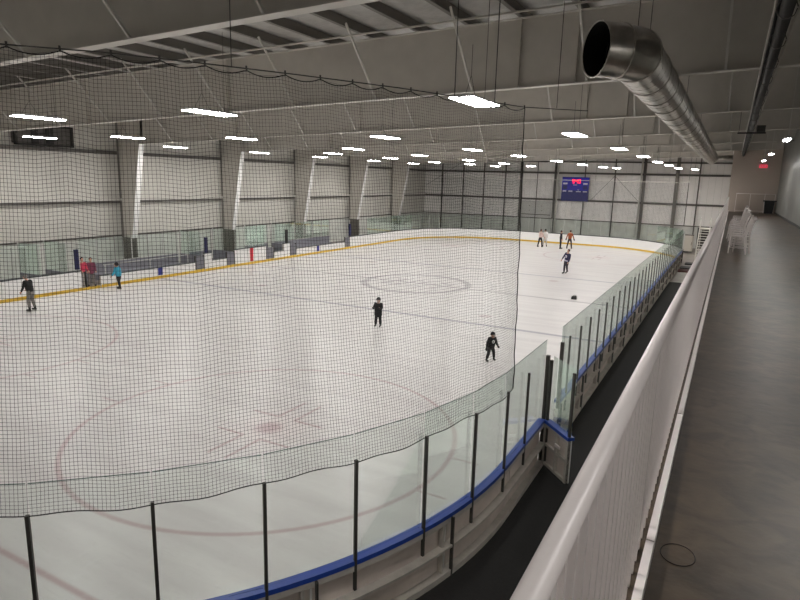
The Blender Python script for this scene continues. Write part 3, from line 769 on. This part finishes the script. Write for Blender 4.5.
for x, y in ((12.7, -22.65), (12.38, -23.45), (10.92, -26.42), (8.0, -29.25), (4.6, -30.1)):
    MB().tube([(x, y, ZT), (x, y, zlow(x)+1.8)], .008, 4).build('suspension_wire', M['cable'], cb)
MB().tube([(13.35, -21.45, ZT+.02), (13.35, -21.45, zlow(13.3)+1.8)], .006, 4).build('suspension_wire', M['cable'], cb)
# far end netting
fn = thing('far_netting', (0, 30.6, 2.5), 'fine grey netting hanging over the far end boards in front of the scoreboard', 'netting')
mb = MB()
xs_ = [(-12.6+25.0*i/208) for i in range(209)]
for x in xs_: mb.bar((x, 30.62, 2.55), (x, 30.62, 6.44), .009, .009)
for j in range(33): mb.bar((-12.6, 30.62, 2.55+.1216*j), (12.4, 30.62, 2.55+.1216*j), .009, .009)
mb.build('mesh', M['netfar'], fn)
MB().tube([(-12.6, 30.62, 6.44), (12.4, 30.62, 6.44)], .03, 6).build('top_rope', M['girtl'], fn)
for x in (-12.6, 12.4): MB().tube([(x, 30.62, 2.5), (x, 30.62, 6.44)], .04, 6).build('side_rope', M['cable'], fn)
for x in (-12.6, -4, 4, 12.4): MB().tube([(x, 30.62, 6.44), (x, 30.62, zlow(x)+1.8)], .01, 4).build('suspension_wire', M['wire'], fn)

# ------------------------------------------------------------------ scoreboard
sb = thing('scoreboard', (1.0, 35.4, 4.2), 'blue scoreboard with red lit clock digits on the far wall', 'scoreboard')
X0, X1, Z0, Z1, YS = -.42, 2.46, 4.24, 6.8, 35.3
MB().box(X0, X1, YS+.03, YS+.3, Z0, Z1).build('cabinet', M['sbd2'], sb)
MB().box(X0+.02, X1-.02, YS, YS+.03, Z0+1.15, Z1-.02).build('upper_face', M['sbd'], sb)
MB().box(X0+.02, X1-.02, YS, YS+.03, Z0+.02, Z0+1.13).build('lower_face', M['sbd2'], sb)
seg = {'9': 'abcdfg', '4': 'bcfg', '0': 'abcdef'}
def digit(ch, x, z, w=.24, h=.42, t=.055):
    mb = MB(); hh = h/2
    g = {'a': (x, x+w, z+h-t, z+h), 'd': (x, x+w, z, z+t), 'g': (x, x+w, z+hh-t/2, z+hh+t/2), 'f': (x, x+t, z+hh, z+h), 'b': (x+w-t, x+w, z+hh, z+h), 'e': (x, x+t, z, z+hh), 'c': (x+w-t, x+w, z, z+hh)}
    for q in seg[ch]: a = g[q]; mb.box(a[0], a[1], YS-.02, YS, a[2], a[3])
    return mb.build('digit', M['led'], sb)
digit('9', .68, 6.15); digit('4', 1.02, 6.15); digit('0', 1.33, 6.15)
for x, w, z, h in ((-.28, .46, 6.02, .17), (1.86, .46, 6.02, .17), (.8, .42, 5.93, .07), (-.28, .38, 5.23, .15), (.34, .44, 5.23, .13), (1.15, .5, 5.23, .09), (1.3, .16, 5.42, .06), (1.88, .44, 5.23, .09)):
    MB().box(x, x+w, YS-.012, YS, z, z+h).build('caption_plate', M['lab'], sb)
for x in (-.28, 1.86): MB().box(x, x+.46, YS-.01, YS, 5.5, 5.9).build('dark_window', M['sbd2'], sb)
for x in (0.0, 2.0): MB().box(x, x+.08, 35.6, 35.9, 4.5, 6.6).build('mounting_bracket', M['girt'], sb)

# louvre on long wall
lv = thing('wall_louvre', (-17.2, -11.7, 7.4), 'dark framed louvre high on the long wall at the far left', 'louvre')
MB().box(-16.95, -16.75, -13.2, -10.0, 7.35, 7.45).box(-16.95, -16.75, -13.2, -10.0, 8.35, 8.45).box(-16.95, -16.75, -13.2, -13.1, 7.35, 8.45).box(-16.95, -16.75, -10.1, -10.0, 7.35, 8.45).build('frame', M['dk'], lv)
MB().box(-17.3, -16.9, -13.1, -10.1, 7.45, 8.35).build('housing', M['girt'], lv)
for y in (-12.2, -11.4): MB().box(-16.9, -16.8, y-.1, y+.25, 7.45, 8.35).build('shutter_panel', M['dk'], lv)

# ------------------------------------------------------------------ far right low area
cab = thing('storage_cabinet', (12.9, 31.4, 0), 'cream cabinet on the floor beyond the end of the walkway side boards', 'cabinet')
MB().box(12.45, 13.3, 31.0, 31.8, .12, 1.6).build('body', M['cream'], cab)
MB().box(12.5, 13.25, 30.97, 31.0, .2, 1.5).build('door', M['cream'], cab)
MB().box(12.45, 13.3, 31.0, 31.8, 0, .12).build('plinth', M['blk'], cab)
MB().box(13.17, 13.21, 30.94, 30.97, .7, 1.0).build('handle', M['dark'], cab)
MB().box(12.42, 13.33, 30.95, 31.85, 1.6, 1.65).build('top', M['girt'], cab)
struct(MB().box(13.4, 14.5, YF-.08, YF-.04, 0, 2.1).build('door_1', M['dk']), 'dark doorway in the scoreboard wall at the end of the alley')
st = thing('metal_stair', (14.35, 24, 0), 'white metal stair at the far end of the alley behind the railing', 'stair')
for i in range(12): MB().box(14.0, 14.7, 22.5+.28*i, 22.5+.28*i+.26, .2+.2*i, .24+.2*i).build('tread', M['girtl'], st)
for x in (13.97, 14.73):
    MB().bar((x, 22.3, .05), (x, 25.9, 2.6), .05, .2).build('stringer', M['girtl'], st)
    MB().tube([(x, 22.4, 1.1), (x, 25.9, 3.5)], .03, 8).build('handrail', M['girtl'], st, True)
    for i in range(5):
        y = 22.4+.87*i; z = .1+.69*.87*i; MB().tube([(x, y, z), (x, y, z+1.0)], .02, 6).build('baluster', M['girtl'], st)
MB().box(13.97, 14.73, 25.85, 27.5, 2.55, 2.62).build('landing', M['girtl'], st)
for x in (14.0, 14.7): MB().box(x-.03, x+.03, 27.4, 27.46, 0, 2.55).build('post', M['girtl'], st)
for (x, y, mm, lab) in ((13.75, 21.5, 'blk', 'black mat lying on the alley floor, farther one'), (13.6, 16.6, 'maroon', 'dark red mat lying on the alley floor'), (13.6, 18.6, 'blk', 'black mat lying on the alley floor next to the red one')):
    o = MB().box(x-.4, x+.4, y-.6, y+.6, 0.001, .09).build('floor_mat', M[mm], origin=(x, y, 0)); tag(o, lab, 'mat')
# small black bag on the ice
bg = thing('small_bag', (9.22, .66, 0), 'small black bag lying on the ice beyond the walkway side glass', 'bag')
MB().hexa([(9.08, .56, 0), (9.36, .56, 0), (9.36, .78, 0), (9.08, .78, 0), (9.10, .58, .15), (9.33, .58, .19), (9.33, .76, .19), (9.10, .76, .15)]).build('body', M['blk'], bg)
MB().tube([(9.15, .67, .15), (9.18, .67, .2), (9.27, .67, .22), (9.3, .67, .18)], .012, 6).build('handle', M['blk'], bg)

# ------------------------------------------------------------------ people
def skin_mesh(chains, sub=1):
    """chains: list of list of (point, radius[, radius2]) ; first chain holds the root; points shared by value"""
    verts = []; rad = []; edges = []; idx = {}
    def vid(p, r):
        k_ = tuple(round(q, 4) for q in p)
        if k_ not in idx: idx[k_] = len(verts); verts.append(p); rad.append(r)
        return idx[k_]
    for ch in chains:
        for (a, ra), (b, rb) in zip(ch[:-1], ch[1:]): edges.append((vid(a, ra), vid(b, rb)))
    me = bpy.data.meshes.new('tmp'); me.from_pydata([tuple(v) for v in verts], edges, [])
    o = bpy.data.objects.new('tmp', me); COL.objects.link(o)
    sk = o.modifiers.new('s', 'SKIN'); sk.use_smooth_shade = True
    for i, dv in enumerate(me.skin_vertices[0].data):
        r = rad[i]; dv.radius = r if isinstance(r, tuple) else (r, r); dv.use_root = (i == 0)
    if sub: sb_ = o.modifiers.new('u', 'SUBSURF'); sb_.levels = sub; sb_.render_levels = sub
    dg = bpy.context.evaluated_depsgraph_get(); ev = o.evaluated_get(dg)
    m2 = bpy.data.meshes.new_from_object(ev)
    vs = [v.co.copy() for v in m2.vertices]; fs = [tuple(p.vertices) for p in m2.polygons]
    bpy.data.objects.remove(o); bpy.data.meshes.remove(me); bpy.data.meshes.remove(m2)
    return vs, fs
def finish(name, parts, mats, parent):
    """parts: list of (verts, faces, matindex)"""
    V = []; F = []; MI = []
    for vs, fs, mi in parts:
        k_ = len(V); V += vs; F += [tuple(k_+i for i in f) for f in fs]; MI += [mi]*len(fs)
    me = bpy.data.meshes.new(name); me.from_pydata([tuple(v) for v in V], [], F)
    for m in mats: me.materials.append(m)
    for p, mi in zip(me.polygons, MI): p.material_index = mi; p.use_smooth = True
    o = bpy.data.objects.new(name, me); COL.objects.link(o); o.parent = parent
    return o
cache = {}
def cm(rgb, r=.8):
    if rgb not in cache: cache[rgb] = mat('cloth_%d_%d_%d' % rgb, rgb, r, noise=.08, nscale=12)
    return cache[rgb]
def person(loc, H_, rz, label, jacket, pants, hair=(38, 28, 24), lean=0.0, leg=(0.0, 0.0), knee=(0, 0), spread=.09, arms=((.15, .1, .1), (.15, .1, .1)), helmet=None, glove=None, head_pitch=0.0, jl=0.0, skate=(24, 24, 24), tilt=0.0, emblem=None, sleeve=None, hood=None, kid=False, stripe=None, socks=None, roll=0.0):
    """local frame: faces -Y, x = its left... arms: (forward swing, outward swing, elbow bend) for right(-x), left(+x)"""
    k = H_/(1.66 if kid else 1.75)
    r = thing('person', loc, label, 'person'); r.rotation_euler = (roll, tilt, rz)
    hs = 1.3 if kid else 1.0        # head scale
    z0 = .06*k                        # skate blade lifts the sole
    hip = Vector((0, 0, (.79 if kid else .93)*k)); fwd = Vector((0, -1, 0))
    def sp(d): return hip+Vector((0, -math.sin(lean)*d*k, math.cos(lean)*d*k))
    chest = sp(.38); neck = sp(.54); 
    nh = neck+Vector((0, -math.sin(lean+head_pitch)*.10*k, math.cos(lean+head_pitch)*.10*k))
    hd = .135 if kid else .155
    hc = neck+Vector((0, -math.sin(lean+head_pitch)*hd*k, math.cos(lean+head_pitch)*hd*k))
    body = [[(hip, (.105*k, .08*k)), (sp(.2), (.135*k, .1*k)), (chest, (.155*k, .11*k)), (sp(.49), (.09*k, .07*k)), (neck, .055*k), (nh, .05*k)]]
    legs = []; armz = []; feet = []; hands = []
    for i, sx_ in enumerate((-1, 1)):
        sw = leg[i]; kb = knee[i]
        h0 = hip+Vector((sx_*.09*k, 0, -.02*k)); L1 = L2 = (.35 if kid else .42)*k
        dirx = sx_*spread
        kn = h0+Vector((dirx*.5*k, -math.sin(sw)*L1, -math.cos(sw)*L1))
        an = kn+Vector((dirx*.5*k, -math.sin(sw-kb)*L2, -math.cos(sw-kb)*L2))
        feet.append((an, sw-kb))
        legs.append([(hip, (.105*k, .08*k)), (h0, .078*k), (h0.lerp(kn, .5), .072*k), (kn, .055*k), (kn.lerp(an, .4), .055*k), (an, .04*k)])
        f_, o_, e_ = arms[i]
        sh = sp(.47)+Vector((sx_*.175*k, 0, 0)); A1 = .28*k; A2 = .25*k
        d1_ = Vector((sx_*math.sin(o_), -math.sin(f_)*math.cos(o_), -math.cos(f_)*math.cos(o_)))
        el = sh+d1_*A1
        f2 = f_+e_; d2_ = Vector((sx_*math.sin(o_)*(1 if e_ < .8 else -1.6)*.6, -math.sin(f2), -math.cos(f2))).normalized()
        wr = el+d2_*A2
        armz.append([(sp(.44), (.12*k, .1*k)), (sh, .058*k), (sh.lerp(el, .5), .048*k), (el, .04*k), (el.lerp(wr, .4), .038*k), (wr, .027*k)])
        hands.append((wr, d2_, sx_))
    parts = []
    vs, fs = skin_mesh(body+legs+[[(chest, (.155*k, .11*k))]+a[1:] for a in armz]); parts.append((vs, fs, 0))
    # head
    mb = MB(); hr_ = (.078*k*hs, .098*k*hs, .118*k*hs)
    mb.ell(hc, hr_, 14, 10)
    mb.ell(hc+Vector((0, -.1*k*hs, -.015*k)), (.014*k, .02*k, .022*k), 6, 5)
    for sx_ in (-1, 1): mb.ell(hc+Vector((sx_*.08*k*hs, .005, -.01*k)), (.012*k, .022*k, .032*k), 6, 5)
    mb.ell(hc+Vector((0, -.09*k*hs, -.06*k)), (.026*k, .01*k, .008*k), 6, 4)
    parts.append((mb.v, mb.f, 0))
    mb = MB()
    for sx_ in (-1, 1): mb.ell(hc+Vector((sx_*.03*k, -.088*k*hs, .008*k)), (.011*k, .008*k, .008*k), 6, 5)
    parts.append((mb.v, mb.f, 1))
    # hands with five fingers
    for wr, d, sx_ in hands:
        side = Vector((0, -1, 0)) if abs(d.y) < .7 else Vector((0, 0, 1))
        side = (side-d*side.dot(d)).normalized(); pal = d.cross(side).normalized()*sx_
        mb = MB(); pc = wr+d*.045*k
        mb.tube([wr-d*.01*k, wr+d*.02*k, wr+d*.085*k], .03*k, 8, True, [.024*k, .034*k, .036*k])
        for j, ln in enumerate((.062, .072, .068, .052)):
            b0 = wr+d*.08*k+side*(.027-.018*j)*k; b1 = b0+d*ln*.5*k+pal*.008*k; b2 = b1+d*ln*.4*k+pal*.024*k
            mb.tube([b0, b1, b2], .009*k, 6, True, [.0095*k, .009*k, .007*k])
        t0 = wr+d*.03*k+side*.03*k; mb.tube([t0, t0+side*.03*k+d*.02*k, t0+side*.038*k+d*.05*k+pal*.01*k], .01*k, 6, True, [.012*k, .011*k, .008*k])
        parts.append((mb.v, mb.f, 0))
    finish('body', parts, [M['skin'], M['eye']], r)
    # jacket
    g = 1.4 if not kid else 1.72
    jac = [[(sp(-.12-jl), (.175*k*g/1.15, .14*k*g/1.15)), (sp(.2), (.155*k*g/1.1, .12*k*g/1.1)), (chest, (.165*k*g/1.1, .125*k*g/1.1)), (sp(.48), (.11*k, .085*k)), (sp(.53), (.07*k, .065*k))]]
    for a in armz:
        jac.append([(chest, (.165*k*g/1.1, .125*k*g/1.1))]+[(p, (q[0]*g if isinstance(q, tuple) else q*g*1.08)) for p, q in a[1:]])
    vs, fs = skin_mesh(jac); finish('jacket', [(vs, fs, 0)], [cm(jacket)], r)
    tr = [[(sp(.16), (.13*k, .1*k)), (sp(.06), (.165*k, .125*k)), (hip-Vector((0, 0, .05*k)), (.12*k, .105*k))]]
    for l in legs: tr.append([(hip-Vector((0, 0, .05*k)), (.12*k, .105*k))]+[(p+(Vector((0, 0, -.1*k)) if n_ == 0 else Vector((0, 0, 0))), min(q, .08*k)*g*.92+.006*k) for n_, (p, q) in enumerate(l[1:])])
    vs, fs = skin_mesh(tr); finish('trousers', [(vs, fs, 0)], [cm(pants)], r)
    # head cover
    mb = MB()
    if helmet:
        mb.ell(hc+Vector((0, .008, .028*k)), (.1*k*hs, .122*k*hs, .115*k*hs), 14, 10)
        o = MB(); o.v = mb.v; o.f = [f for f in mb.f if not all(mb.v[i].z < hc.z-.015*k or (mb.v[i].y < hc.y-.05*k and mb.v[i].z < hc.z+.03*k) for i in f)]
        finish('helmet', [(o.v, o.f, 0)], [cm(helmet, .35)], r)
        mb = MB()
        for j in range(5):
            xx = (-.06+.03*j)*k; mb.tube([hc+Vector((xx, -.115*k*hs, .05*k)), hc+Vector((xx*.9, -.14*k*hs, -.02*k)), hc+Vector((xx*.7, -.11*k*hs, -.09*k))], .004, 4)
        for zz in (.03, -.02, -.065): mb.tube([hc+Vector((q*.02*k, (-.135+.006*q*q)*k*hs, zz*k)) for q in (-3, -2, -1, 0, 1, 2, 3)], .004, 4)
        finish('face_cage', [(mb.v, mb.f, 0)], [M['alu']], r)
    else:
        mb.ell(hc+Vector((0, .016*k, .028*k)), (.09*k*hs, .1*k*hs, .106*k*hs), 14, 10)
        col = hood or hair
        keep = [f for f in mb.f if not all(mb.v[i].y < hc.y-.045*k and mb.v[i].z < hc.z+.055*k for i in f)]
        finish('cap' if hood else 'hair', [(mb.v, keep, 0)], [cm(col)], r)
    if glove:
        for wr, d, sx_ in hands:
            mb = MB(); mb.tube([wr-d*.05*k, wr, wr+d*.06*k, wr+d*.13*k, wr+d*.17*k], .05*k, 10, True, [.05*k, .058*k, .06*k, .055*k, .03*k])
            t0 = wr+d*.04*k-Vector((0, .05*k, 0)); mb.tube([t0, t0+d*.05*k-Vector((0, .02*k, 0))], .024*k, 8)
            finish('glove', [(mb.v, mb.f, 0)], [cm(glove)], r)
    # skates
    for an, ang in feet:
        mb = MB(); zs_ = an.z
        up = Vector((0, math.sin(ang)*-1, math.cos(ang)*1)); up = Vector((0, 0, 1)) if abs(ang) < .35 else Vector((0, math.sin(ang), math.cos(ang)))
        ft = Vector((0, -1, 0)) if abs(ang) < .35 else Vector((0, -math.cos(ang), math.sin(ang)))
        sole = an-up*.055*k
        mb.tube([an+up*.1*k, an+up*.03*k, sole+up*.02*k], .05*k, 8, True, [.055*k, .05*k, .05*k])
        mb.tube([sole-ft*.07*k, sole, sole+ft*.09*k, sole+ft*.17*k, sole+ft*.2*k], .045*k, 8, True, [.035*k, .045*k, .045*k, .036*k, .015*k])
        b0 = sole-up*.045*k; 
        o = finish('skate', [(mb.v, mb.f, 0)], [cm(skate, .5)], r)
        mb = MB(); mb.bar(b0-ft*.09*k, b0+ft*.2*k, .006, .055*k, up); mb.bar(b0-ft*.09*k-up*.03*k, b0+ft*.2*k-up*.03*k, .004, .02*k, up)
        q = finish('blade', [(mb.v, mb.f, 0)], [M['aluf']], o)
        lo = min(v.z for v in mb.v); feet_low.append((r, lo))
    if emblem:
        c_ = sp(.3)+Vector((0, -(.165)*k, 0)); mb = MB(); mb.ell(c_, (.085*k, .02*k, .1*k), 12, 8)
        finish('chest_emblem', [(mb.v, mb.f, 0)], [cm(emblem)], r)
        mb = MB(); mb.ell(c_+Vector((0, -.012*k, 0)), (.03*k, .018*k, .045*k), 10, 6); finish('emblem_mark', [(mb.v, mb.f, 0)], [cm(jacket)], r)
    if stripe:
        mb = MB()
        def rg(c, rx, ry, col, zz=.05):
            m_ = MB(); n_ = 18
            for dz in (-zz/2, zz/2):
                for j in range(n_): a = 2*PI*j/n_; m_.v.append(c+Vector((rx*math.cos(a), ry*math.sin(a), dz)))
            m_.f = [(j, (j+1) % n_, n_+(j+1) % n_, n_+j) for j in range(n_)]
            return m_
        m_ = rg(sp(.0), .205*k, .165*k, None, .09*k); finish('hem_stripe', [(m_.v, m_.f, 0)], [cm(stripe)], r)
    if socks:
        for l in legs:
            a, b_ = l[3][0], l[5][0]; mb = MB(); mb.tube([a.lerp(b_, .55), a.lerp(b_, .75)], .068*k, 10); finish('sock_stripe', [(mb.v, mb.f, 0)], [cm(socks)], r)
    return r
feet_low = []
P_ = []
def put(*a, **k_):
    n0 = len(feet_low); r = person(*a, **k_); lo = min(v for _, v in feet_low[n0:]); r.location.z = a[0][2]-lo+.001; P_.append(r); return r
# facing: rz rotates the -Y facing figure
def face(deg): return math.radians(deg)
put((-10.3, -16.85, 0), 1.6, face(-75), 'person in black jacket and grey trousers skating by the left edge', (20, 20, 22), (112, 108, 104), lean=.28, head_pitch=.3, leg=(.15, .05), knee=(.3, .2), hood=(120, 116, 112), arms=((.35, .1, .5), (.2, .12, .3)))
put((-13.22, -12.45, .02), 1.62, face(80), 'person in red pink jacket and black trousers standing in the board gap', (196, 58, 84), (48, 44, 46), hair=(48, 30, 28), arms=((.25, .1, .8), (.2, .1, .7)), lean=.05)
put((-13.22, -11.95, .02), 1.56, face(60), 'person in maroon plaid coat and grey trousers standing in the board gap', (124, 62, 84), (136, 130, 130), hair=(58, 34, 32), arms=((.2, .12, .5), (.2, .12, .6)), jl=.08)
put((-11.9, -11.3, 0), 1.42, face(-60), 'child in bright cyan jacket and black trousers skating near the left boards', (60, 160, 190), (24, 22, 26), hair=(34, 26, 30), lean=.16, leg=(.25, -.1), knee=(.35, .15), arms=((.35, .35, .4), (.3, .3, .3)), kid=True)
put((3.67, -10.68, 0), 1.24, face(12), 'child in black clothes and helmet standing on the ice with hands clasped', (18, 18, 20), (20, 20, 22), helmet=(22, 22, 24), arms=((.35, .2, 1.5), (.35, .2, 1.5)), jl=.2, kid=True, glove=(26, 26, 28), socks=(170, 168, 168), spread=.05)
put((9.37, -12.67, 0), 1.06, face(50), 'small child in black hockey gear with white chest emblem nearest the glass', (18, 18, 20), (22, 22, 24), helmet=(20, 20, 22), arms=((.15, .5, .15), (.3, .15, .9)), lean=.22, leg=(.25, .1), knee=(.4, .35), kid=True, glove=(22, 22, 24), emblem=(205, 205, 205), socks=(175, 172, 172), spread=.16, jl=.12)
put((.28, 25.7, 0), 1.68, face(150), 'person in pale pink top and black trousers, left one of the far pair', (204, 178, 170), (30, 30, 36), hair=(70, 40, 36), leg=(.25, -.1), knee=(.3, .1), arms=((.3, .3, .3), (.1, .15, .3)), lean=.08)
put((.62, 26.15, 0), 1.68, face(200), 'person in long white coat, right one of the far pair', (214, 208, 206), (205, 200, 198), hair=(28, 24, 24), jl=.28, arms=((.2, .1, .5), (.3, .1, .5)), lean=.05)
put((2.3, 25.5, 0), 1.68, face(95), 'person dressed all in black standing left of the orange one', (26, 24, 34), (22, 20, 28), hair=(24, 20, 20), arms=((.1, .06, .1), (.1, .06, .1)), lean=.03)
put((3.0, 26.1, 0), 1.72, face(170), 'person in rust orange jacket and dark trousers skating with arms apart', (150, 80, 44), (46, 32, 36), hair=(46, 30, 26), arms=((.1, .42, .2), (-.1, .5, .2)), leg=(.2, -.15), knee=(.2, .1), lean=.1, glove=(40, 26, 24))
put((6.5, 9.5, 0), 1.72, face(-25), 'person in navy and white jersey and dark trousers gliding forward', (38, 36, 70), (40, 38, 50), hair=(60, 44, 50), lean=.12, leg=(.05, -.25), knee=(.2, .3), tilt=.22, arms=((.1, .3, .2), (.1, .25, .3)), emblem=(196, 192, 208), stripe=(180, 176, 196), roll=0, spread=-.08)

# ------------------------------------------------------------------ camera
cam = bpy.data.cameras.new('camera'); co = bpy.data.objects.new('camera', cam); COL.objects.link(co)
r_ = Vector((0.87746975, 0.47893211, 0.02590106)); u_ = Vector((-0.11672097, 0.16084682, 0.98005332)); f_ = Vector((-0.4652129, 0.86299035, -0.19703964))
mx = Matrix((r_, u_, -f_)).transposed().to_4x4(); mx.translation = Vector((16.0803, -31.8157, 6.1007))
co.matrix_world = mx
cam.sensor_width = 36; cam.lens = 601.32*36/800; cam.clip_start = .02; cam.clip_end = 300
SC.camera = co
w = bpy.data.worlds.new('world'); SC.world = w; w.use_nodes = True
w.node_tree.nodes['Background'].inputs[0].default_value = (.5, .5, .5, 1); w.node_tree.nodes['Background'].inputs[1].default_value = 0.0
SC.view_settings.view_transform = 'Standard'; SC.view_settings.look = 'None'; SC.view_settings.gamma = 1; SC.view_settings.exposure = 0.0
SC.view_settings.use_curve_mapping = False
SC.cycles.transparent_max_bounces = 24; SC.cycles.max_bounces = 8; SC.cycles.diffuse_bounces = 5
SC.cycles.use_denoising = True
